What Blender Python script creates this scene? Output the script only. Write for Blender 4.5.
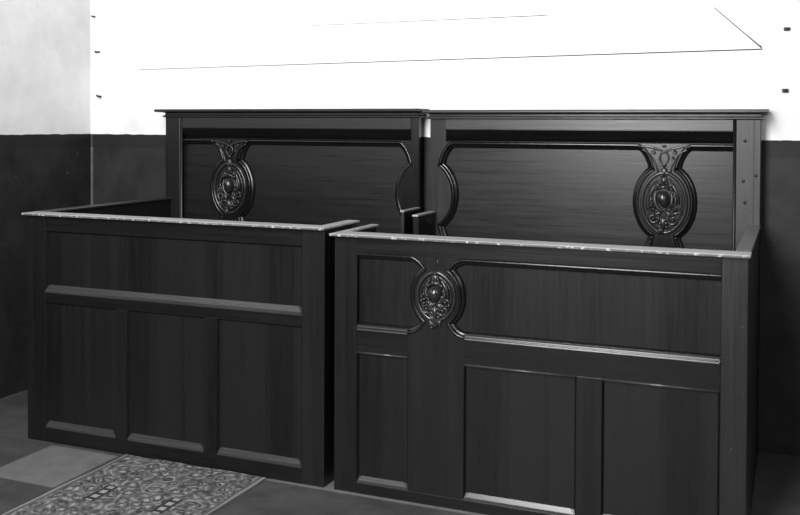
import bpy, bmesh, math, random
from mathutils import Matrix, Vector
random.seed(7)
scene = bpy.context.scene
COL = scene.collection
for o in list(bpy.data.objects):
    bpy.data.objects.remove(o, do_unlink=True)

# ------------------------------------------------------------------ camera
YAW, PITCH, ROLL, FPX, PPY = -0.3922, -0.0174, 0.0047, 957.77, 142.6
s, c = math.sin(YAW), math.cos(YAW)
sp, cp = math.sin(PITCH), math.cos(PITCH)
sr, cr = math.sin(ROLL), math.cos(ROLL)
F = Vector((s*cp, c*cp, sp)); U = Vector((-s*sp, -c*sp, cp)); R = Vector((c, -s, 0))
R2 = R*cr + U*sr
U2 = U*cr - R*sr
camd = bpy.data.cameras.new('camera')
cam = bpy.data.objects.new('camera', camd); COL.objects.link(cam)
M = Matrix.Identity(4)
for i in range(3):
    M[i][0] = R2[i]; M[i][1] = U2[i]; M[i][2] = -F[i]
M.translation = Vector((2.2187, -4.375, 1.3909))
cam.matrix_world = M
camd.sensor_fit = 'HORIZONTAL'; camd.sensor_width = 36.0
camd.lens = FPX*36.0/800.0
camd.shift_y = -(257.5-PPY)/800.0
camd.clip_start = 0.05
scene.camera = cam
camd.dof.use_dof = True
camd.dof.focus_distance = 4.35
camd.dof.aperture_fstop = 3.2

# ------------------------------------------------------------------ world, window light, exposure
world = bpy.data.worlds.new('world'); scene.world = world
world.use_nodes = True
bg = world.node_tree.nodes['Background']
bg.inputs[0].default_value = (1, 1, 1, 1)
bg.inputs[1].default_value = 0.035

def area(name, loc, target, sx, sy, power):
    l = bpy.data.lights.new(name, 'AREA'); l.shape = 'RECTANGLE'
    l.size = sx; l.size_y = sy; l.energy = power
    o = bpy.data.objects.new(name, l); COL.objects.link(o)
    o.location = loc
    o.rotation_euler = (Vector(target)-Vector(loc)).to_track_quat('-Z', 'Y').to_euler()
    return o
area('window_light', (0.7, -5.6, 3.05), (0.6, 0, 1.0), 1.5, 3.6, 440)
area('side_window_light', (4.0, -4.4, 2.6), (1.0, 0, 1.0), 1.0, 1.8, 45)

vs = scene.view_settings
vs.view_transform = 'Standard'; vs.look = 'None'; vs.gamma = 1.0
vs.use_curve_mapping = False
vs.exposure = 0.0

# ------------------------------------------------------------------ materials
def newmat(name):
    m = bpy.data.materials.new(name); m.use_nodes = True
    nt = m.node_tree
    return m, nt, nt.nodes['Principled BSDF']

def N(nt, typ, **kw):
    n = nt.nodes.new(typ)
    for k, v in kw.items():
        if k.startswith('i_'):
            n.inputs[k[2:]].default_value = v
        else:
            setattr(n, k, v)
    return n

def ramp(nt, fac, stops):
    r = nt.nodes.new('ShaderNodeValToRGB')
    while len(r.color_ramp.elements) > 1:
        r.color_ramp.elements.remove(r.color_ramp.elements[-1])
    for i, (p, v) in enumerate(stops):
        e = r.color_ramp.elements[0] if i == 0 else r.color_ramp.elements.new(p)
        e.position = p; e.color = (v, v, v, 1)
    nt.links.new(fac, r.inputs[0])
    return r.outputs[0]

def math_(nt, op, a, b=None, clamp=False):
    n = nt.nodes.new('ShaderNodeMath'); n.operation = op; n.use_clamp = clamp
    for i, x in enumerate((a, b)):
        if x is None: continue
        if isinstance(x, (int, float)): n.inputs[i].default_value = x
        else: nt.links.new(x, n.inputs[i])
    return n.outputs[0]

def mixc(nt, fac, a, b):
    n = nt.nodes.new('ShaderNodeMix'); n.data_type = 'RGBA'
    if isinstance(fac, (int, float)): n.inputs[0].default_value = fac
    else: nt.links.new(fac, n.inputs[0])
    for idx, x in ((6, a), (7, b)):
        if isinstance(x, (int, float)): n.inputs[idx].default_value = (x, x, x, 1)
        else: nt.links.new(x, n.inputs[idx])
    return n.outputs[2]

def objco(nt, scale=(1, 1, 1), rot=(0, 0, 0)):
    t = N(nt, 'ShaderNodeTexCoord'); mp = N(nt, 'ShaderNodeMapping')
    mp.inputs['Scale'].default_value = scale; mp.inputs['Rotation'].default_value = rot
    nt.links.new(t.outputs['Object'], mp.inputs[0])
    return mp.outputs[0]

def noise(nt, co, scale, detail=4, rough=0.55):
    n = N(nt, 'ShaderNodeTexNoise'); n.inputs['Scale'].default_value = scale
    n.inputs['Detail'].default_value = detail; n.inputs['Roughness'].default_value = rough
    nt.links.new(co, n.inputs['Vector'])
    return n.outputs[0]

def wood(name, lo, hi, axis, rough=0.38, worn=None, bump=0.05, spec=0.5, planks=False):
    m, nt, b = newmat(name)
    sc = {'x': (1.2, 26, 26), 'z': (26, 26, 1.2)}[axis]
    n1 = noise(nt, objco(nt, sc), 3.0, 5, 0.6)
    n2 = noise(nt, objco(nt), 2.3, 3)
    base = mixc(nt, n1, lo, hi)
    colr = mixc(nt, math_(nt, 'MULTIPLY', ramp(nt, n2, [(0.35, 0.0), (0.7, 1.0)]), 0.35), base, lo*0.7)
    if planks:                       # broad bands of slightly different boards
        n3 = noise(nt, objco(nt, (9, 1, .15)), 1.0, 0)
        colr = mixc(nt, ramp(nt, n3, [(0.42, 0.0), (0.44, 0.25), (0.56, 0.25), (0.58, 0.5)]), colr, hi*1.35)
    if worn:
        wlo, wcol = worn
        n4 = noise(nt, objco(nt, (1, 1, 1)), 62.0, 4, 0.7)
        mask = ramp(nt, n4, [(wlo, 0.0), (wlo+0.04, 1.0)])
        colr = mixc(nt, mask, colr, wcol)
    nt.links.new(colr, b.inputs['Base Color'])
    rr = math_(nt, 'ADD', math_(nt, 'MULTIPLY', n1, 0.16), rough-0.08)
    nt.links.new(rr, b.inputs['Roughness'])
    b.inputs['Specular IOR Level'].default_value = spec
    bp = N(nt, 'ShaderNodeBump'); bp.inputs['Strength'].default_value = bump; bp.inputs['Distance'].default_value = 0.01
    nt.links.new(n1, bp.inputs['Height']); nt.links.new(bp.outputs[0], b.inputs['Normal'])
    return m

W_H = wood('oak_dark_horizontal', 0.003, 0.010, 'x', 0.30, spec=0.32)
W_V = wood('oak_dark_vertical', 0.003, 0.010, 'z', 0.30, planks=True, spec=0.32)
W_P = wood('oak_panel_horizontal', 0.003, 0.013, 'x', 0.30, bump=0.02)
W_C = wood('oak_carved', 0.004, 0.011, 'z', 0.20, bump=0.02)
W_CARV = wood('oak_carving_rubbed', 0.006, 0.036, 'z', 0.20, bump=0.02, spec=0.6)
W_POST = wood('oak_worn_post', 0.013, 0.048, 'z', 0.40, worn=(0.66, 0.12))
W_CPOST = wood('oak_corner_post', 0.005, 0.017, 'z', 0.33, worn=(0.68, 0.09))
W_FRZ = wood('oak_frieze', 0.007, 0.022, 'x', 0.32)
W_FRZR = wood('oak_frieze_right', 0.016, 0.060, 'x', 0.32)  # lighter oak for the right pew's frieze and cornice
W_PR = wood('oak_panel_right', 0.004, 0.024, 'x', 0.29, bump=0.02, spec=0.42)  # right pew's back panel, a lighter tone than the left one
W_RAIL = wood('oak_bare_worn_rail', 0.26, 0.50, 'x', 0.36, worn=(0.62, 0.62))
W_SRAIL = wood('oak_side_rail', 0.05, 0.14, 'x', 0.36)
W_DRAIL = wood('oak_dark_rail', 0.015, 0.04, 'x', 0.36)
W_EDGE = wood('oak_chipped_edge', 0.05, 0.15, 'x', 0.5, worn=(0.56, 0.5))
W_SILL = wood('oak_sill', 0.02, 0.05, 'x', 0.28)
W_IN = wood('oak_inner', 0.003, 0.008, 'z', 0.45)

def wall_mat():
    m, nt, b = newmat('painted_plaster')
    co = objco(nt)
    sepn = N(nt, 'ShaderNodeSeparateXYZ')
    t = N(nt, 'ShaderNodeTexCoord'); nt.links.new(t.outputs['Object'], sepn.inputs[0])
    z = sepn.outputs[2]
    wob = math_(nt, 'MULTIPLY', math_(nt, 'SUBTRACT', noise(nt, co, 14, 3), 0.5), 0.012)
    zz = math_(nt, 'ADD', z, wob)
    up = math_(nt, 'GREATER_THAN', zz, 1.337)
    band = math_(nt, 'GREATER_THAN', zz, 1.262)
    white = ramp(nt, noise(nt, co, 3.0, 6, 0.65), [(0.3, 0.70), (0.6, 0.86)])
    n2 = noise(nt, co, 5.5, 6, 0.65)
    grey = ramp(nt, n2, [(0.3, 0.012), (0.7, 0.031)])
    dark = ramp(nt, n2, [(0.3, 0.011), (0.7, 0.020)])
    fl = ramp(nt, noise(nt, co, 60, 2, 0.5), [(0.73, 0.0), (0.76, 1.0)])
    lower = mixc(nt, band, mixc(nt, math_(nt, 'MULTIPLY', fl, 0.45), grey, 0.22), dark)
    nt.links.new(mixc(nt, up, lower, white), b.inputs['Base Color'])
    b.inputs['Roughness'].default_value = 0.6
    b.inputs['Specular IOR Level'].default_value = 0.25
    bp = N(nt, 'ShaderNodeBump'); bp.inputs['Strength'].default_value = 0.12; bp.inputs['Distance'].default_value = 0.01
    nt.links.new(noise(nt, co, 18, 5, 0.6), bp.inputs['Height']); nt.links.new(bp.outputs[0], b.inputs['Normal'])
    return m
WALL = wall_mat()

def plain(name, v, rough=0.6, nscale=20, var=0.15, spec=0.4):
    m, nt, b = newmat(name)
    nn = noise(nt, objco(nt), nscale, 4)
    nt.links.new(ramp(nt, nn, [(0.3, v*(1-var)), (0.7, v*(1+var))]), b.inputs['Base Color'])
    b.inputs['Roughness'].default_value = rough
    b.inputs['Specular IOR Level'].default_value = spec
    return m
WHITE = plain('white_board_paint', 0.84, 0.6, 6, 0.03)
SHADOWGAP = plain('dark_joint', 0.02, 0.8)
IRON = plain('dark_iron', 0.02, 0.5)

def bead_mat():
    m, nt, b = newmat('corner_bead_paint')
    t = N(nt, 'ShaderNodeTexCoord'); sx = N(nt, 'ShaderNodeSeparateXYZ')
    nt.links.new(t.outputs['Object'], sx.inputs[0])
    up = math_(nt, 'GREATER_THAN', sx.outputs[2], 1.337)
    band = math_(nt, 'GREATER_THAN', sx.outputs[2], 1.262)
    nn = noise(nt, objco(nt), 25, 4)
    low = ramp(nt, nn, [(0.3, 0.05), (0.7, 0.11)])
    nt.links.new(mixc(nt, up, mixc(nt, band, low, 0.03), 0.88), b.inputs['Base Color'])
    b.inputs['Roughness'].default_value = 0.6
    return m
BEAD = bead_mat()

def floor_mat():
    m, nt, b = newmat('stone_flags')
    t = N(nt, 'ShaderNodeTexCoord'); mp = N(nt, 'ShaderNodeMapping')
    nt.links.new(t.outputs['Object'], mp.inputs[0])
    TX, TY = 0.355, 0.385
    mp.inputs['Location'].default_value = (0.75/TX, 1.515/TY, 0.5)
    mp.inputs['Scale'].default_value = (1/TX, 1/TY, 0.0)
    fl = N(nt, 'ShaderNodeVectorMath'); fl.operation = 'FLOOR'; nt.links.new(mp.outputs[0], fl.inputs[0])
    wn = N(nt, 'ShaderNodeTexWhiteNoise'); nt.links.new(fl.outputs[0], wn.inputs['Vector'])
    cs = N(nt, 'ShaderNodeSeparateXYZ'); nt.links.new(fl.outputs[0], cs.inputs[0])
    def near(o, v): return math_(nt, 'LESS_THAN', math_(nt, 'ABSOLUTE', math_(nt, 'SUBTRACT', o, v)), 0.5)
    pale = math_(nt, 'MULTIPLY', near(cs.outputs[0], 0.0), near(cs.outputs[1], 0.0))
    pale = math_(nt, 'MAXIMUM', pale, math_(nt, 'MULTIPLY', near(cs.outputs[0], -1.0), near(cs.outputs[1], -1.0)))
    pale = math_(nt, 'MAXIMUM', pale, math_(nt, 'MULTIPLY', math_(nt, 'GREATER_THAN', cs.outputs[0], 1.5), near(cs.outputs[1], 1.0)))
    n1 = noise(nt, objco(nt), 7, 6, 0.65)
    light = ramp(nt, n1, [(0.3, 0.12), (0.7, 0.19)])
    dark = ramp(nt, n1, [(0.3, 0.028), (0.7, 0.075)])
    dark = mixc(nt, math_(nt, 'MULTIPLY', wn.outputs['Value'], 0.35), dark, 0.11)
    base = mixc(nt, pale, dark, light)
    sx = N(nt, 'ShaderNodeSeparateXYZ'); nt.links.new(mp.outputs[0], sx.inputs[0])
    def line(o):
        fr = math_(nt, 'FRACT', o)
        d = math_(nt, 'MINIMUM', fr, math_(nt, 'SUBTRACT', 1.0, fr))
        return math_(nt, 'LESS_THAN', d, 0.008)
    j = math_(nt, 'MAXIMUM', line(sx.outputs[0]), line(sx.outputs[1]))
    nt.links.new(mixc(nt, math_(nt, 'MULTIPLY', j, 0.6), base, 0.05), b.inputs['Base Color'])
    b.inputs['Roughness'].default_value = 0.6
    bp = N(nt, 'ShaderNodeBump'); bp.inputs['Strength'].default_value = 0.2; bp.inputs['Distance'].default_value = 0.01
    nt.links.new(n1, bp.inputs['Height']); nt.links.new(bp.outputs[0], b.inputs['Normal'])
    return m
FLOOR = floor_mat()

def rug_mat():
    m, nt, b = newmat('woven_rug')
    co = objco(nt)
    dist = N(nt, 'ShaderNodeTexNoise'); dist.inputs['Scale'].default_value = 12
    nt.links.new(co, dist.inputs['Vector'])
    va = N(nt, 'ShaderNodeVectorMath'); va.operation = 'MULTIPLY_ADD'
    nt.links.new(dist.outputs['Color'], va.inputs[0]); va.inputs[1].default_value = (.05, .05, 0); nt.links.new(co, va.inputs[2])
    v = N(nt, 'ShaderNodeTexVoronoi'); v.feature = 'F1'; v.inputs['Scale'].default_value = 9.5; v.inputs['Randomness'].default_value = 0.35
    nt.links.new(va.outputs[0], v.inputs['Vector'])
    rings = math_(nt, 'SINE', math_(nt, 'MULTIPLY', v.outputs['Distance'], 27.0))
    v2 = N(nt, 'ShaderNodeTexVoronoi'); v2.feature = 'F1'; v2.inputs['Scale'].default_value = 21; v2.inputs['Randomness'].default_value = 0.75
    nt.links.new(va.outputs[0], v2.inputs['Vector'])
    spots = ramp(nt, v2.outputs['Distance'], [(0.16, 0.42), (0.28, 0.14), (0.42, 0.02), (0.60, 0.15)])
    soft = ramp(nt, rings, [(0.15, 0.0), (0.7, 1.0)])
    pat = mixc(nt, soft, spots, ramp(nt, v2.outputs['Distance'], [(0.16, 0.02), (0.34, 0.26), (0.50, 0.035), (0.66, 0.32)]))
    blot = ramp(nt, noise(nt, co, 9, 3, 0.6), [(0.38, 0.0), (0.62, 1.0)])
    pat = mixc(nt, math_(nt, 'MULTIPLY', blot, 0.22), pat, 0.13)
    sx = N(nt, 'ShaderNodeSeparateXYZ'); nt.links.new(co, sx.inputs[0])
    ax = math_(nt, 'ABSOLUTE', sx.outputs[0])
    # a ladder of pale squares in a dark frame
    ly = math_(nt, 'ABSOLUTE', math_(nt, 'SUBTRACT', math_(nt, 'FRACT', math_(nt, 'MULTIPLY', math_(nt, 'SUBTRACT', sx.outputs[1], 0.17), 2.2)), 0.5))
    inlen = math_(nt, 'LESS_THAN', ly, 0.15)
    lx = math_(nt, 'ABSOLUTE', math_(nt, 'SUBTRACT', ax, 0.150))
    frame = math_(nt, 'MULTIPLY', inlen, math_(nt, 'LESS_THAN', lx, 0.026))
    bars = math_(nt, 'GREATER_THAN', math_(nt, 'SINE', math_(nt, 'MULTIPLY', sx.outputs[1], 140.0)), -0.3)
    cells = math_(nt, 'MULTIPLY', bars, math_(nt, 'LESS_THAN', lx, 0.013))
    pat = mixc(nt, frame, pat, mixc(nt, cells, 0.03, 0.36))
    pat = mixc(nt, math_(nt, 'GREATER_THAN', ax, 0.312), pat, 0.10)
    pat = mixc(nt, math_(nt, 'GREATER_THAN', ax, 0.325), pat, 0.26)
    pat = mixc(nt, math_(nt, 'MULTIPLY', noise(nt, co, 180, 2), 0.3), pat, 0.10)
    nt.links.new(pat, b.inputs['Base Color'])
    b.inputs['Roughness'].default_value = 0.95; b.inputs['Specular IOR Level'].default_value = 0.05
    bp = N(nt, 'ShaderNodeBump'); bp.inputs['Strength'].default_value = 0.4; bp.inputs['Distance'].default_value = 0.004
    nt.links.new(noise(nt, co, 220, 2), bp.inputs['Height']); nt.links.new(bp.outputs[0], b.inputs['Normal'])
    return m
RUG = rug_mat()

# ------------------------------------------------------------------ mesh helpers
class MB:
    """collects shapes; build() links them as one mesh object"""
    def __init__(self): self.v = []; self.f = []; self.smooth = []
    def add(self, verts, faces, smooth=False):
        n = len(self.v); self.v += [tuple(p) for p in verts]
        self.f += [tuple(i+n for i in f) for f in faces]; self.smooth += [smooth]*len(faces)
        return self
    def box(self, x0, x1, y0, y1, z0, z1):
        vs_ = [(x, y, z) for x in (x0, x1) for y in (y0, y1) for z in (z0, z1)]
        fs = [(0, 1, 3, 2), (4, 6, 7, 5), (0, 4, 5, 1), (2, 3, 7, 6), (0, 2, 6, 4), (1, 5, 7, 3)]
        return self.add(vs_, fs)
    def prism(self, poly, y0, y1):          # poly in (x, z); extruded from y0 (front) to y1 (back)
        n = len(poly)
        vs_ = [(x, y0, z) for x, z in poly]+[(x, y1, z) for x, z in poly]
        fs = [tuple(range(n)), tuple(range(2*n-1, n-1, -1))]
        fs += [(i, i+n, (i+1) % n+n, (i+1) % n) for i in range(n)]
        return self.add(vs_, fs)
    def frustum(self, o, i, yo, yi):        # sloped faces between outer rect o at depth yo and inner rect i at yi
        a = [(o[0], yo, o[2]), (o[1], yo, o[2]), (o[1], yo, o[3]), (o[0], yo, o[3])]
        b = [(i[0], yi, i[2]), (i[1], yi, i[2]), (i[1], yi, i[3]), (i[0], yi, i[3])]
        return self.add(a+b, [(k, (k+1) % 4, (k+1) % 4+4, k+4) for k in range(4)])
    def sweep_panel(self, path, prof, ybase, smooth=True, closed=True):
        """moulding along a closed outline in the x,z plane; prof = (inset, height towards the room)"""
        n = len(path)
        ar = sum(path[i][0]*path[(i+1) % n][1]-path[(i+1) % n][0]*path[i][1] for i in range(n))
        if ar < 0: path = path[::-1]
        rings = []
        for i in range(n):
            p0 = Vector(path[i-1]); p = Vector(path[i]); p1 = Vector(path[(i+1) % n])
            d0 = (p-p0).normalized(); d1 = (p1-p).normalized()
            n0 = Vector((-d0.y, d0.x)); n1 = Vector((-d1.y, d1.x))
            if not closed and i == 0: n0 = n1
            if not closed and i == n-1: n1 = n0
            mt = n0+n1
            if mt.length < 1e-6: mt = n0.copy()
            mt.normalize(); k = 1/max(mt.dot(n0), 0.45)
            rings.append([(p.x+mt.x*d*k, ybase-h, p.y+mt.y*d*k) for d, h in prof])
        m = len(prof); vs_ = [q for r in rings for q in r]
        fs = []
        for i in range(n if closed else n-1):
            j = (i+1) % n
            for k in range(m-1):
                fs.append((i*m+k, j*m+k, j*m+k+1, i*m+k+1))
        return self.add(vs_, fs, smooth)
    def tube(self, pts, rad, seg=8, flat=1.0, cap=True):
        n = len(pts); P = [Vector(p) for p in pts]
        if not isinstance(rad, (list, tuple)): rad = [rad]*n
        vs_ = []; ref = Vector((0, -1, 0))
        for i in range(n):
            d = (P[min(i+1, n-1)]-P[max(i-1, 0)]).normalized()
            a = d.cross(ref)
            if a.length < 1e-4: a = d.cross(Vector((1, 0, 0)))
            a.normalize(); b_ = a.cross(d).normalized()
            for k in range(seg):
                t = 2*math.pi*k/seg
                vs_.append(P[i]+a*math.cos(t)*rad[i]+b_*math.sin(t)*rad[i]*flat)
        fs = [(i*seg+k, i*seg+(k+1) % seg, (i+1)*seg+(k+1) % seg, (i+1)*seg+k) for i in range(n-1) for k in range(seg)]
        if cap:
            fs.append(tuple(range(seg-1, -1, -1))); fs.append(tuple(range((n-1)*seg, n*seg)))
        return self.add(vs_, fs, True)
    def ball(self, cx, cy, cz, rx, ry, rz, rot=0.0, seg=12, rings=8, taper=0.0):
        vs_ = []; ca, sa = math.cos(rot), math.sin(rot)
        for i in range(rings+1):
            ph = math.pi*i/rings
            for k in range(seg):
                t = 2*math.pi*k/seg
                zl = math.cos(ph); w = 1+taper*zl
                x = rx*w*math.sin(ph)*math.cos(t); y = ry*math.sin(ph)*math.sin(t); z = rz*zl
                vs_.append((cx+x*ca-z*sa, cy+y, cz+x*sa+z*ca))
        fs = [(i*seg+k, (i+1)*seg+k, (i+1)*seg+(k+1) % seg, i*seg+(k+1) % seg) for i in range(rings) for k in range(seg)]
        return self.add(vs_, fs, True)
    def build(self, name, mat, parent=None, bevel=0.0, origin=None):
        ox = Vector(origin) if origin is not None else (parent_world(parent) if parent else Vector((0, 0, 0)))
        me = bpy.data.meshes.new(name)
        bm = bmesh.new()
        vv = [bm.verts.new(Vector(p)-ox) for p in self.v]
        for f, sm in zip(self.f, self.smooth):
            try:
                fc = bm.faces.new([vv[i] for i in f]); fc.smooth = sm
            except ValueError: pass
        bmesh.ops.remove_doubles(bm, verts=bm.verts[:], dist=1e-5)
        bmesh.ops.recalc_face_normals(bm, faces=bm.faces[:])
        if bevel > 0:
            es = [e for e in bm.edges if e.is_manifold and not e.smooth is None and e.calc_face_angle(0) > 0.6 and not all(f.smooth for f in e.link_faces)]
            bmesh.ops.bevel(bm, geom=es, offset=bevel, segments=2, affect='EDGES', profile=0.5, clamp_overlap=True)
        bm.to_mesh(me); bm.free()
        me.materials.append(mat)
        o = bpy.data.objects.new(name, me); COL.objects.link(o)
        if parent is not None: o.parent = parent
        else: o.location = ox
        return o

def parent_world(p):
    v = Vector((0, 0, 0))
    while p is not None:
        v += p.location; p = p.parent
    return v

def thing(name, label, cat, loc, group=None):
    o = bpy.data.objects.new(name, None); COL.objects.link(o)
    o.location = loc; o.empty_display_size = 0.1
    o['label'] = label; o['category'] = cat
    if group: o['group'] = group
    return o

def tag(o, label, cat, group=None):
    o['label'] = label; o['category'] = cat
    if group: o['group'] = group
    return o

def struct(o): o['kind'] = 'structure'; return o

# ------------------------------------------------------------------ the setting
XW = -1.492
struct(MB().box(XW-0.2, 4.2, -6.2, 0.2, -0.12, 0.0).build('floor', FLOOR))
struct(MB().box(XW-0.2, 4.2, 0.0, 0.2, 0.0, 3.6).build('wall_back', WALL))
struct(MB().box(XW-0.2, XW, -6.2, 0.0, 0.0, 3.6).build('wall_left', WALL))
bead = MB()
prof = [(XW, -0.010)]+[(XW+0.010*math.sin(t), -0.010*math.cos(t)) for t in (0.4, 0.8, 1.2)]+[(XW+0.010, 0.0), (XW, 0.0)]
nb = len(prof)
bead.add([(x, y, 0.0) for x, y in prof]+[(x, y, 3.6) for x, y in prof],
         [(i, (i+1) % nb, (i+1) % nb+nb, i+nb) for i in range(nb)]+[tuple(range(nb)), tuple(range(2*nb-1, nb-1, -1))])
struct(bead.build('trim_1', BEAD))

# ------------------------------------------------------------------ outlines of the carved strapwork stiles
def arc(cx, cz, rx, rz, a0, a1, n):
    return [(cx+rx*math.cos(a0+(a1-a0)*i/n), cz+rz*math.sin(a0+(a1-a0)*i/n)) for i in range(n+1)]

def stile_side(ztop, zneck, zneck2, zbot, hwtop, hwneck, hwoval):
    """half widths (w, z) of the hourglass-and-oval stile from top to bottom"""
    P = []
    rx = hwtop-hwneck
    for i in range(11):
        t = math.pi/2*i/10
        P.append((hwtop-rx*(0.72*math.sin(t)+0.28*(1-math.cos(t))), zneck+(ztop-zneck)*math.cos(t)))
    zc = (zneck+zneck2)/2; hh = (zneck-zneck2)/2
    bh = hh/math.sqrt(1-(hwneck/hwoval)**2)
    for i in range(1, 22):
        z = zneck-(zneck-zneck2)*0.5*(1-math.cos(math.pi*i/22))
        P.append((hwoval*math.sqrt(max(0, 1-((z-zc)/bh)**2)), z))
    for i in range(11):
        t = math.pi/2*(1-i/10)
        P.append((hwtop-rx*(0.72*math.sin(t)+0.28*(1-math.cos(t))), zneck2-(zneck2-zbot)*math.cos(t)))
    return P

BOLECTION = [(0.0, 0.0), (0.0, 0.020), (0.003, 0.024), (0.0075, 0.0255), (0.012, 0.024), (0.0145, 0.020), (0.015, 0.014),
             (0.019, 0.0135), (0.023, 0.012), (0.027, 0.008), (0.030, 0.0)]
def scaled(prof, sx, sy): return [(a*sx, b*sy) for a, b in prof]

def spiral(cx, cz, y, r0, r1, a0, turns, n=26):
    out = []
    for i in range(n+1):
        t = i/n; a = a0+turns*2*math.pi*t; r = r0+(r1-r0)*t
        out.append((cx+r*math.cos(a), y, cz+r*math.sin(a)))
    return out

def leaf(mb, cx, cz, y, L, w, rot, d):
    """a lobed acanthus leaf: a ridge with pairs of lobes"""
    ca, sa = math.cos(rot), math.sin(rot)
    mb.ball(cx, y, cz, w*0.45, d, L*0.5, rot, 10, 7)
    for k in range(3):
        t = -0.28+0.26*k
        for sgn in (-1, 1):
            lx, lz = sgn*w*(0.42-0.08*k), t*L
            mb.ball(cx+lx*ca-lz*sa, y, cz+lx*sa+lz*ca, w*0.24, d*0.8, L*0.17, rot-sgn*0.6, 8, 6)

def carving(parent, cx, cz, hw, hh, yf, ribbon=None, kb=1.0, det=1.0, few=False):
    """relief of boss, strap ring, scrolls and leaves on an oval of half size hw x hh, on the face y = yf"""
    S = hw/0.108*det
    X = lambda u: cx+u*hw
    Z = lambda v: cz+v*hh
    ring = MB()                              # broad strap with pointed top and bottom
    for rr, rad, dy in ((0.90, 0.0085, -0.001), (0.74, 0.0040, -0.002)):
        pts = []
        for i in range(57):
            a = 2*math.pi*i/56
            pts.append((X(rr*math.cos(a)*(1-0.10*abs(math.sin(a))**3)), yf+dy, Z((rr+0.05)*math.sin(a))))
        ring.tube(pts, rad*S, 8, 1.2, cap=False)
    ring.build('strap_ring', W_CARV, parent)
    boss = MB()
    bx_, bz_ = X(-0.02), Z(0.12)
    brx, brz = 0.028*S*kb, 0.039*(hh/0.137)*kb
    boss.ball(bx_, yf-0.006*S, bz_, brx, 0.030*S, brz, 0.25, 22, 16, 0.20)
    boss.build('boss', W_CARV, parent)
    sc = MB()
    def A(a0, a1, fr_, rad, dz=0.0, n=18):
        P = []
        for i in range(n+1):
            a = math.radians(a0+(a1-a0)*i/n)
            P.append((bx_+brx*fr_*math.cos(a), yf-0.007*S, bz_+dz*hh+brz*fr_*math.sin(a)))
        sc.tube(P, [rad*S*(0.5+0.9*math.sin(math.pi*i/n)) for i in range(n+1)], 8)
    A(48, 132, 1.34, 0.0062)
    A(145, 275, 1.34, 0.0058)
    A(-70, 30, 1.36, 0.0058)
    if not few:
        A(165, 235, 1.95, 0.0052, -0.05)
        A(-65, 35, 1.90, 0.0052, -0.05)
    for (u, v, r0, a0, tn) in ((0.48, -0.20, 0.026, 1.9, 1.3), (-0.42, -0.50, 0.024, 0.4, -1.3), (0.36, -0.54, 0.024, 2.7, 1.3)):
        P = spiral(X(u), Z(v), yf-0.006*S, r0*S, 0.005*S, a0, tn)
        sc.tube(P, [0.0066*S*(1-0.4*i/26) for i in range(27)], 8)
        sc.ball(X(u), yf-0.009*S, Z(v), 0.008*S, 0.009*S, 0.008*S, 0, 10, 7)
    for sg in (-1, 1):                       # long leaf stems up both sides
        P = [(X(sg*(0.60-0.34*(i/14)**2)), yf-0.005*S, Z(-0.05+0.72*i/14)) for i in range(15)]
        sc.tube(P, [0.0068*S*(0.5+0.7*math.sin(math.pi*i/14)) for i in range(15)], 8)
    sc.build('scrolls', W_CARV, parent)
    lf = MB()
    rnd = random.Random(3)
    for k in range(8):                       # flower cluster, lower left of the boss
        a = 2*math.pi*k/7; rr = 0.015*S if k < 7 else 0
        lf.ball(X(-0.50)+rr*math.cos(a), yf-0.010*S-(0.006*S if k == 7 else 0), Z(-0.10)+rr*1.25*math.sin(a), 0.0080*S, 0.010*S, 0.0080*S, 0, 10, 7)
    for (u, v, L, w, rot, d) in ((-0.02, -0.64, 0.062, 0.036, 0.0, 0.015), (-0.26, -0.36, 0.042, 0.024, -0.8, 0.012), (0.22, -0.36, 0.042, 0.024, 0.8, 0.012),
                                 (-0.12, -0.88, 0.034, 0.024, 0.15, 0.014), (0.0, 0.70, 0.044, 0.030, 0.0, 0.012), (-0.26, 0.55, 0.030, 0.018, 0.7, 0.010), (0.26, 0.55, 0.030, 0.018, -0.7, 0.010))[:5 if few else 7]:
        leaf(lf, X(u), Z(v), yf-0.005*S, L*S, w*S, rot, d*S)
    if few:
        leaf(lf, X(-0.16), Z(-1.08), yf-0.004, 0.040, 0.020, 0.55, 0.013); leaf(lf, X(0.16), Z(-1.02), yf-0.003, 0.026, 0.018, -0.5, 0.009)
    for (u, v, r) in ((-0.34, 0.44, 0.0085), (0.30, 0.44, 0.0085), (0.40, 0.22, 0.008), (-0.30, -0.26, 0.0085), (0.22, -0.20, 0.008), (0.66, -0.30, 0.008), (-0.02, 0.92, 0.008)):
        lf.ball(X(u), yf-0.010*S, Z(v), r*S, r*S, r*S, 0, 10, 7)
    lf.build('leaves', W_CARV, parent)
    if ribbon:
        zt, zn, wt = ribbon                 # top, neck, half width of the flare
        rb = MB()
        for sgn in (-1, 1):
            P = []
            for i in range(21):
                t = i/20
                u = sgn*wt*(0.93-0.98*t); z = zt-0.010-0.028*t*t-0.0*t
                P.append((cx+u, yf-0.004, z))
            rb.tube(P, [0.0052*(0.8+0.3*math.sin(math.pi*i/20)) for i in range(21)], 7)
            rb.ball(cx+sgn*wt*0.93, yf-0.006, zt-0.012, 0.0075, 0.008, 0.0075, 0, 10, 7)
            P = []
            for i in range(17):              # cord following the flared edge down to the neck
                t = math.pi/2*i/16
                P.append((cx+sgn*(wt*0.86-(wt*0.86-0.026)*(0.72*math.sin(t)+0.28*(1-math.cos(t)))), yf-0.002, zn-0.005+(zt-zn-0.022)*math.cos(t)))
            rb.tube(P, 0.0038, 6)
        P = [(cx+0.0185*math.cos(2*math.pi*i/24), yf-0.005, zt-0.060+0.026*math.sin(2*math.pi*i/24)) for i in range(25)]
        rb.tube(P, 0.0042, 7, cap=False)
        rb.ball(cx, yf-0.005, zt-0.010, 0.009, 0.008, 0.006, 0, 10, 7)
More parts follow.
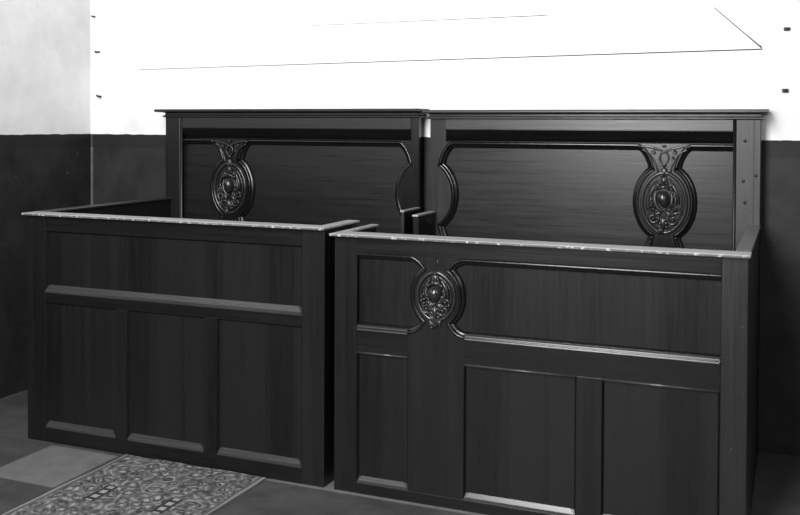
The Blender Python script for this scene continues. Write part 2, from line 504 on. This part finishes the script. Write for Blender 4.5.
        rb.ball(cx, yf-0.004, zt-0.092, 0.010, 0.008, 0.010, 0, 10, 7)
        P = spiral(cx+0.042, zt-0.037, yf-0.004, 0.011, 0.003, 2.0, -1.2, 18); rb.tube(P, 0.0034, 6)
        P = spiral(cx-0.044, zt-0.037, yf-0.004, 0.011, 0.003, 1.1, 1.2, 18); rb.tube(P, 0.0034, 6)
        P = spiral(cx+0.034, zt-0.062, yf-0.004, 0.008, 0.002, 2.0, -1.2, 14); rb.tube(P, 0.0030, 6)
        leaf(rb, cx, zn-0.005, yf-0.003, 0.045, 0.026, 0.0, 0.009)
        rb.build('knotted_ribbon', W_CARV, parent)

# ------------------------------------------------------------------ back of a pew
YP, YS, YFD = -0.105, -0.096, -0.070      # post face, stile face, panel field
BT, BN, BN2, BB = 1.318, 1.200, 0.925, 0.80

def cornice(parent, x0, x1, z, l0, l1, mat):
    P = [(-0.100, -0.044), (-0.112, -0.042), (-0.117, -0.039), (-0.117, -0.035), (-0.110, -0.032), (-0.106, -0.029), (-0.106, -0.021), (-0.110, -0.0175),
         (-0.138, -0.0155), (-0.146, -0.014), (-0.149, -0.011), (-0.149, -0.004), (-0.145, 0.0), (-0.02, 0.0)]
    mb = MB(); n = len(P); vs_ = []
    # left return, front run, right return: mitred
    for k in range(4):
        for (y, dz) in P:
            ov = -(y+0.105)                    # projection beyond the post face
            ov = max(ov, -0.002)
            if y > -0.05: ov = 0.042
            x = x0-min(ov, l0) if k < 2 else x1+min(ov, l1)
            yy = -0.02 if k in (0, 3) else y
            vs_.append((x, yy, z+dz))
    fs = [(k*n+i, k*n+i+1, (k+1)*n+i+1, (k+1)*n+i) for k in range(3) for i in range(n-1)]
    mb.add(vs_, fs)
    mb.box(x0, x1, -0.100, -0.022, z-0.042, z-0.004)
    return mb.build('cornice', mat, parent)

def pew_back(root, x0, x1, full, half, post_x, frz, zt, deco_mirror):
    """full: x of the carved oval; half: x of the plain half oval at the pew end; post_x: (x0,x1) of the end post; frz: x range of the frieze"""
    cornice(root, x0, x1, zt, 0.042 if half > full else 0.022, 0.024 if half > full else 0.03, W_FRZ if half > full else W_FRZR)
    post = MB().box(post_x[0], post_x[1], YP, -0.02, 0.0, zt-0.042).build('back_post', W_POST if half < full else W_V, root, 0.003)
    bx = post_x[1] if half > full else post_x[0]
    sg = 1 if half > full else -1
    MB().tube([(bx+sg*0.006, -0.098, 0.1), (bx+sg*0.006, -0.098, zt-0.045)], 0.006, 8).build('bead', W_DRAIL if half > full else W_IN, post)
    if half < full:
        MB().box(post_x[1]-0.030, post_x[1]-0.026, YP-0.0015, YP+0.01, 0.95, zt-0.045).build('groove', W_IN, post)
        for (px_, pz) in ((post_x[1]-0.062, 1.335), (post_x[1]-0.068, 1.165), (post_x[1]-0.018, 1.19), (post_x[1]-0.060, 1.075)):
            MB().ball(px_, YP, pz, 0.007, 0.004, 0.007, 0, 10, 6).build('peg', W_IN, post)
    # frieze rail and the hollow below it
    fz = MB().box(frz[0], frz[1], YP+0.004, -0.02, 1.374, zt-0.040).build('frieze_rail', W_FRZ if half > full else W_FRZR, root, 0.002)
    cv = MB(); pr = []
    for i in range(9):
        q = i/8
        pr.append((-0.103+0.038*q, 1.374-0.052*q-0.006*math.sin(math.pi*q)))
    pr = [(-0.103, 1.378)]+pr+[(-0.064, BT-0.004), (-0.03, BT-0.004), (-0.03, 1.378)]
    n = len(pr)
    cv.add([(frz[0], y, z) for y, z in pr]+[(frz[1], y, z) for y, z in pr],
           [(i, (i+1) % n, (i+1) % n+n, i+n) for i in range(n)]+[tuple(range(n-1, -1, -1)), tuple(range(n, 2*n))])
    cv.build('cavetto', W_H, root)
    # end stile with half oval
    es = stile_side(BT, BN, BN2, BB, 0.112, 0.038, 0.108)
    sgn = -1 if half > full else 1
    xend = x1 if half > full else x0
    xi = frz[1] if half > full else frz[0]
    poly = [(xend, BT)]+[(half+sgn*w, z) for w, z in es]+[(xend, BB)]
    st = MB().prism(poly, YS, -0.072)
    st.box(min(xend, xi), max(xend, xi), YS, -0.072, BT, zt-0.042)
    st.box(min(xend, half+sgn*0.112), max(xend, half+sgn*0.112), YS, -0.072, 0.05, BB)
    st.box(min(xend, half+sgn*0.02), max(xend, half+sgn*0.02), -0.075, -0.072, 0.05, BT)
    st.build('end_stile', W_C if half > full else W_POST_C, root, 0.0)
    # carved stile
    poly = [(full-w, z) for w, z in es]+[(full+w, z) for w, z in es[::-1]]
    cs = MB().prism(poly, YS, -0.05).build('carved_stile', W_C, root, 0.0)
    carving(cs, full, (BN+BN2)/2, 0.104, 0.137, YS, (BT, BN, 0.112))
    MB().box(min(x0, x1)+0.01, max(x0, x1)-0.01, YS, -0.04, 0.05, BB).build('bottom_rail', W_IN, root)
    # panel fields with mouldings
    pa = min(post_x[1], x1) if half > full else frz[0]
    lim0 = post_x[1]+0.012 if half > full else None
    lim1 = post_x[0]-0.012 if half < full else None
    fld = MB().box(min(x0, x1)+0.02, max(x0, x1)-0.02, YFD, -0.03, BB-0.02, BT).build('panel', W_P if half > full else W_PR, root)
    def opening(left, right):
        # each side: ('flat', x) or ('stile', centre, direction)
        def side(s_, top_down):
            if s_[0] == 'flat': pts = [(s_[1], BT), (s_[1], BB)]
            else: pts = [(s_[1]+s_[2]*w, z) for w, z in es]
            return pts if top_down else pts[::-1]
        path = side(left, True)+side(right, False)
        op = left[0] == 'flat' or right[0] == 'flat'
        if right[0] == 'flat': path = [(right[1], BT)]+side(left, True)+[(right[1], BB)]
        if left[0] == 'flat': path = [(left[1], BB)]+side(right, False)+[(left[1], BT)]
        mo = MB().sweep_panel(path, BOLECTION, YFD, True, not op); mo.build('moulding', W_C, fld)
    if half > full:
        opening(('flat', lim0), ('stile', full, -1)); opening(('stile', full, 1), ('stile', half, -1))
    else:
        opening(('stile', half, 1), ('stile', full, -1)); opening(('stile', full, 1), ('flat', lim1))

W_POST_C = wood('oak_stile_glare', 0.012, 0.042, 'z', 0.24, bump=0.02)  # right end stile: its glare is put into a lighter base colour

# ------------------------------------------------------------------ front framing
YF, YB = -1.107, -1.062                    # front face, inner face
DEP = 0.012
def recessed(root, x0, x1, z0, z1, sill=0.028, side=0.007, top=0.006, mat=None, sillmat=None):
    """a sunk panel; its bevelled edges are the panel's moulding"""
    pn = MB().box(x0, x1, YF+DEP, YB, z0, z1).build('panel', mat or W_V, root)
    e = 0.0005
    mo = MB().frustum((x0, x1, z0, z1), (x0+side, x1-side, z0+sill*0.95, z1-top), YF+0.001, YF+DEP-e)
    mo.build('moulding', W_H, pn)
    if sill > 0.012:
        d = sill
        sl = MB()
        a = [(x0+0.002, YF-0.001, z0+0.001), (x1-0.002, YF-0.001, z0+0.001), (x1-side-0.012, YF+DEP-0.002, z0+d), (x0+side+0.012, YF+DEP-0.002, z0+d)]
        b_ = [(p[0], YF+DEP+0.004, p[2]) for p in a]
        m1 = [(x0+0.005, YF-0.0005, z0+d*0.30), (x1-0.005, YF-0.0005, z0+d*0.30)]
        m2 = [(x0+0.006, YF+0.003, z0+d*0.38), (x1-0.006, YF+0.003, z0+d*0.38)]
        V = [a[0], a[1], m1[1], m1[0], m2[0], m2[1], a[2], a[3], b_[0], b_[1], b_[2], b_[3]]
        sl.add(V, [(0, 1, 2, 3), (3, 2, 5, 4), (4, 5, 6, 7), (0, 3, 8), (3, 4, 8), (4, 7, 11, 8), (1, 9, 2), (2, 9, 5), (5, 9, 10, 6), (0, 8, 9, 1), (7, 6, 10, 11), (8, 11, 10, 9)])
        sl.build('sill', sillmat or W_SILL, pn)
    return pn

def capping(root, segs, z):
    """top rail round the pew: each run is a board with a rounded nose"""
    for (x0, x1, y0, y1, kind, mat, dz) in segs:
        o = MB().box(x0, x1, y0, y1, z-0.0095+dz, z+dz).build('top_rail', mat, root, 0.003)
        if kind == 'front':
            MB().box(x0+0.002, x1-0.002, y0-0.0012, y0+0.004, z-0.0085, z-0.002).build('chipped_edge', W_EDGE, o)

# ------------------------------------------------------------------ left pew
LX0, LX1 = -0.910, 0.557
left = thing('box_pew', 'left dark oak box pew with a plain uncarved front, standing behind the patterned rug', 'pew', (-0.18, -0.6, 0.0), 'oak box pews')
pew_back(left, LX0, 0.547, -0.510, 0.551, (LX0, -0.818), (-0.806, 0.507), 1.474, 1)
TR = 0.992
fr = left
MB().box(LX0, -0.812, YF, YB, 0.0, TR).build('stile', W_V, fr, 0.002)
MB().box(0.459, LX1, YF, YB, 0.0, TR).build('stile', W_V, fr, 0.002)
MB().box(-0.812, 0.459, YF, YB, 0.925, TR).build('rail', W_H, fr, 0.001)
MB().box(-0.812, 0.459, YF, YB, 0.612, 0.655).build('rail', W_H, fr, 0.001)
MB().box(-0.812, 0.459, YF, YB, 0.0, 0.062).build('rail', W_H, fr, 0.001)
MB().box(-0.430, -0.372, YF, YB, 0.062, 0.612).build('muntin', W_V, fr, 0.001)
MB().box(0.012, 0.072, YF, YB, 0.062, 0.612).build('muntin', W_V, fr, 0.001)
recessed(fr, -0.812, 0.459, 0.655, 0.925, 0.034)
recessed(fr, -0.812, -0.430, 0.062, 0.612, 0.030)
recessed(fr, -0.372, 0.012, 0.062, 0.612, 0.030)
recessed(fr, 0.072, 0.459, 0.062, 0.612, 0.030)
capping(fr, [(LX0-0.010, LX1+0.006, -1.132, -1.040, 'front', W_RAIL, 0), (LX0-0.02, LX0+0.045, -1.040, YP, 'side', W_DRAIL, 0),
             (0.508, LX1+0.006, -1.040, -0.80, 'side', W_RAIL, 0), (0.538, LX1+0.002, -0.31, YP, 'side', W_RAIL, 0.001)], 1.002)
MB().box(LX0, LX0+0.035, YB, -0.06, 0.0, TR).build('side_panel', W_IN, fr)
MB().box(LX1-0.038, LX1, YB, -0.82, 0.0, TR).build('side_panel', W_IN, fr)
MB().box(0.540, LX1-0.002, -0.30, -0.10, 0.0, TR).build('side_panel', W_IN, fr)

# ------------------------------------------------------------------ right pew
RX0, RX1 = 0.600, 2.083
right = thing('box_pew', 'right dark oak box pew with a carved oval on its front', 'pew', (1.34, -0.6, 0.0), 'oak box pews')
pew_back(right, 0.605, RX1, 1.691, 0.605, (1.985, RX1), (0.685, 1.973), 1.467, 1)
TR = 0.973
fr = right
MB().box(RX0, 0.694, YF, YB, 0.0, TR).build('stile', W_V, fr, 0.002)
MB().box(1.999, RX1, YF, YB, 0.0, TR).build('corner_post', W_CPOST, fr, 0.003)
FT, FN, FN2, FB = 0.914, 0.862, 0.678, 0.622
MB().box(0.694, 1.999, YF, YB, FT, TR).build('rail', W_H, fr, 0.001)
MB().box(0.694, 0.904, YF, YB, 0.538, FB).build('rail', W_H, fr, 0.001)
MB().box(1.120, 1.999, YF, YB, 0.532, FB).build('rail', W_H, fr, 0.001)
MB().box(0.694, 1.999, YF, YB, 0.0, 0.040).build('rail', W_H, fr, 0.001)
MB().box(1.528, 1.616, YF, YB, 0.040, 0.532).build('muntin', W_V, fr, 0.001)
fs_ = stile_side(FT, FN, FN2, FB, 0.108, 0.038, 0.084)
CX = 1.012
poly = [(CX-w, z) for w, z in fs_]+[(CX-0.108, 0.040), (CX+0.108, 0.040)]+[(CX+w, z) for w, z in fs_[::-1]]
cst = MB().prism(poly, YF, YB).build('carved_stile', W_V, fr)
carving(cst, CX, (FN+FN2)/2, 0.080, 0.092, YF, None, 1.08, 1.2, True)
tip = MB(); tip.ball(CX+0.006, YF, 0.893, 0.004, 0.005, 0.013); tip.build('bud', W_CARV, cst)
YQ = YF+0.022
fld = MB().box(0.694, 1.999, YQ, YB, FB-0.01, FT+0.01).build('panel', W_V, fr)
FPRO = scaled(BOLECTION, 0.85, 1.05)
p1 = [(0.694, FB)]+[(CX-w, z) for w, z in fs_[::-1]]+[(0.694, FT)]
MB().sweep_panel(p1, FPRO, YQ, True, False).build('moulding', W_C, fld)
p2 = [(1.999, FT)]+[(CX+w, z) for w, z in fs_]+[(1.999, FB)]
MB().sweep_panel(p2, FPRO, YQ, True, False).build('moulding', W_C, fld)
for (a, b_) in ((0.697, CX-0.112), (CX+0.112, 1.996)):
    sl = MB(); n0 = 0
    P = [(YF-0.002, FB-0.003), (YF-0.006, FB+0.001), (YF-0.005, FB+0.005), (YF+0.000, FB+0.007), (YF+0.002, FB+0.009), (YF-0.002, FB+0.011), (YF-0.001, FB+0.014), (YF+0.006, FB+0.017), (YQ-0.002, FB+0.022), (YQ+0.004, FB+0.022), (YQ+0.004, FB-0.003)]
    n = len(P)
    sl.add([(a, y, z) for y, z in P]+[(b_, y, z) for y, z in P], [(i, (i+1) % n, (i+1) % n+n, i+n) for i in range(n)]+[tuple(range(n-1, -1, -1)), tuple(range(n, 2*n))])
    sl.build('sill', W_SILL, fld)
for (a, b_, z1) in ((0.694, 0.904, 0.538), (1.120, 1.528, 0.532), (1.616, 1.999, 0.532)):
    pn = recessed(fr, a, b_, 0.040, z1, 0.026)
    MB().tube([(a+0.002, YF, z1-0.002), (b_-0.002, YF, z1-0.002)], 0.0045, 8).build('top_bead', W_SILL, pn)
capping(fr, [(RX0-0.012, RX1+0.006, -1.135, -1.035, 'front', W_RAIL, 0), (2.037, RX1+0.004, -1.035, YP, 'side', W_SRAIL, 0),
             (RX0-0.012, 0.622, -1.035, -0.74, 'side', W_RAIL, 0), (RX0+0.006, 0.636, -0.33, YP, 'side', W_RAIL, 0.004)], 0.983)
MB().box(RX1-0.035, RX1, YB, -0.06, 0.0, TR).build('side_panel', W_IN, fr)
MB().box(RX0, RX0+0.018, YB, -0.76, 0.0, TR).build('side_panel', W_IN, fr)
MB().box(RX0+0.008, RX0+0.034, -0.32, -0.10, 0.0, TR+0.003).build('side_panel', W_V, fr)

# ------------------------------------------------------------------ rug
rx0, rx1, ry0, ry1 = -0.365, 0.305, -2.7, -1.118
rg = MB(); nx, ny = 24, 56; V = []; Fc = []
for lvl in (0, 1):
    for j in range(ny+1):
        for i in range(nx+1):
            x = rx0+(rx1-rx0)*i/nx; y = ry0+(ry1-ry0)*j/ny
            x += 0.004*math.sin(y*9)
            z = 0.001 if lvl == 0 else 0.008+0.0015*math.sin(x*23+y*7)*math.sin(y*15)
            V.append((x, y, z))
st = (nx+1)*(ny+1)
for j in range(ny):
    for i in range(nx):
        a = j*(nx+1)+i
        Fc.append((a+st, a+1+st, a+nx+2+st, a+nx+1+st)); Fc.append((a, a+nx+1, a+nx+2, a+1))
for i in range(nx):
    Fc.append((i, i+1, i+1+st, i+st)); k = ny*(nx+1)+i; Fc.append((k, k+st, k+1+st, k+1))
for j in range(ny):
    k = j*(nx+1); Fc.append((k, k+st, k+nx+1+st, k+nx+1)); k += nx; Fc.append((k, k+nx+1, k+nx+1+st, k+st))
rg.add(V, Fc, False)
tag(rg.build('rug', RUG, None, 0, (-0.03, -1.9, 0.0)), 'patterned woven runner rug on the stone floor in front of the left pew', 'rug')

# ------------------------------------------------------------------ white board on the wall
bd = thing('wall_board', 'large white board on the wall above the pews, its mitred frame outlined by thin dark joints', 'board', (0.45, 0.0, 1.7))
bx0, bx1, bz0 = -1.165, 2.082, 1.712
ix0, ix1, iz0 = -0.96, 1.885, 1.905
bz1, iz1 = 2.75, 2.55
D0, D1 = -0.014, -0.004
g = 0.0028
# bottom lies a touch higher at the right, as in the photograph
def zb(x): return bz0-0.014+0.030*(x-bx0)/(bx1-bx0)
def zi(x): return iz0-0.004+0.010*(x-ix0)/(ix1-ix0)
MB().prism([(bx0+0.001, zb(bx0)-0.0022), (bx1-0.001, zb(bx1)-0.0045), (bx1-0.004, zb(bx1)+0.01), (ix1-0.01, zi(ix1)+0.03), (ix1-0.01, bz1-0.01), (bx0+0.001, bz1-0.01)], -0.002, -0.0003).build('backing', SHADOWGAP, bd)
D0, D1 = -0.0045, -0.002
MB().prism([(bx0, zb(bx0)), (bx1-0.004, zb(bx1)), (ix1-0.004, zi(ix1)), (1.20, zi(1.20)), (1.12, zi(1.12)-0.0036), (0.40, zi(0.40)-0.0026), (-0.05, zi(-0.05)-0.0024), (-0.15, zi(-0.15)), (ix0, zi(ix0))], D0, D1).build('bottom_rail', WHITE, bd)
sr_ = MB(); q = [(bx1, zb(bx1)+0.002), (bx1, bz1), (ix1, iz1), (ix1, zi(ix1)+0.001)]
sr_.add([(q[0][0], -0.0006, q[0][1]), (q[1][0], -0.0006, q[1][1]), (q[2][0], D0, q[2][1]), (q[3][0], D0, q[3][1]), (bx1-0.03, D0, q[0][1]+0.034), (bx1-0.03, D0, bz1-0.03)]+[(x, -0.0003, z) for x, z in q],
        [(3, 4, 5, 2), (0, 1, 5, 4), (0, 4, 3), (1, 2, 5), (6, 9, 8, 7), (0, 3, 9, 6), (2, 1, 7, 8), (3, 2, 8, 9), (0, 6, 7, 1)])
sr_.build('side_rail', WHITE, bd)
MB().prism([(bx0, zb(bx0)), (ix0, zi(ix0)), (ix0, iz1), (bx0, bz1)], D0, D1).build('side_rail', WHITE, bd)
MB().prism([(bx0, bz1), (ix0, iz1), (ix1, iz1), (bx1, bz1)], D0, D1).build('top_rail', WHITE, bd)
MB().prism([(ix0, zi(ix0)), (ix1-0.001, zi(ix1)), (ix1-0.001, iz1), (ix0, iz1)], D0+0.001, D1).build('centre_panel', WHITE, bd)

# ------------------------------------------------------------------ iron wall hooks
def hook(x, z, w, h, label, kind):
    t = thing('wall_hook', label, 'hook', (x, 0.0, z), 'iron hooks in the wall')
    MB().box(x-w/2, x+w/2, -0.010, -0.0005, z-h/2, z+h/2).build('plate', IRON, t, 0.002)
    m = MB()
    if kind == 'curl':
        m.tube([(x-w*0.45, -0.006, z), (x-w*0.35, -0.018, z+0.004), (x, -0.026, z+0.007), (x+w*0.4, -0.024, z+0.001), (x+w*0.55, -0.02, z-0.009)], 0.0045, 8)
    else:
        m.tube([(x, -0.006, z), (x, -0.022, z-0.001), (x, -0.026, z+0.004)], 0.0045, 8)
    m.build('prong', IRON, t)
hook(-1.449, 1.802, 0.032, 0.009, 'upper long dark iron hook on the white wall near the left corner', 'peg')
hook(-1.435, 1.550, 0.026, 0.010, 'curled dark iron hook on the wall just above the dado near the left corner', 'curl')
hook(-1.470, 2.003, 0.010, 0.009, 'tiny dark peg high on the white wall at the left corner', 'peg')
hook(2.178, 1.808, 0.026, 0.014, 'dark iron hook on the wall right of the white board corner', 'peg')
hook(2.174, 1.548, 0.026, 0.016, 'dark square iron hook right of the right pew cornice', 'peg')
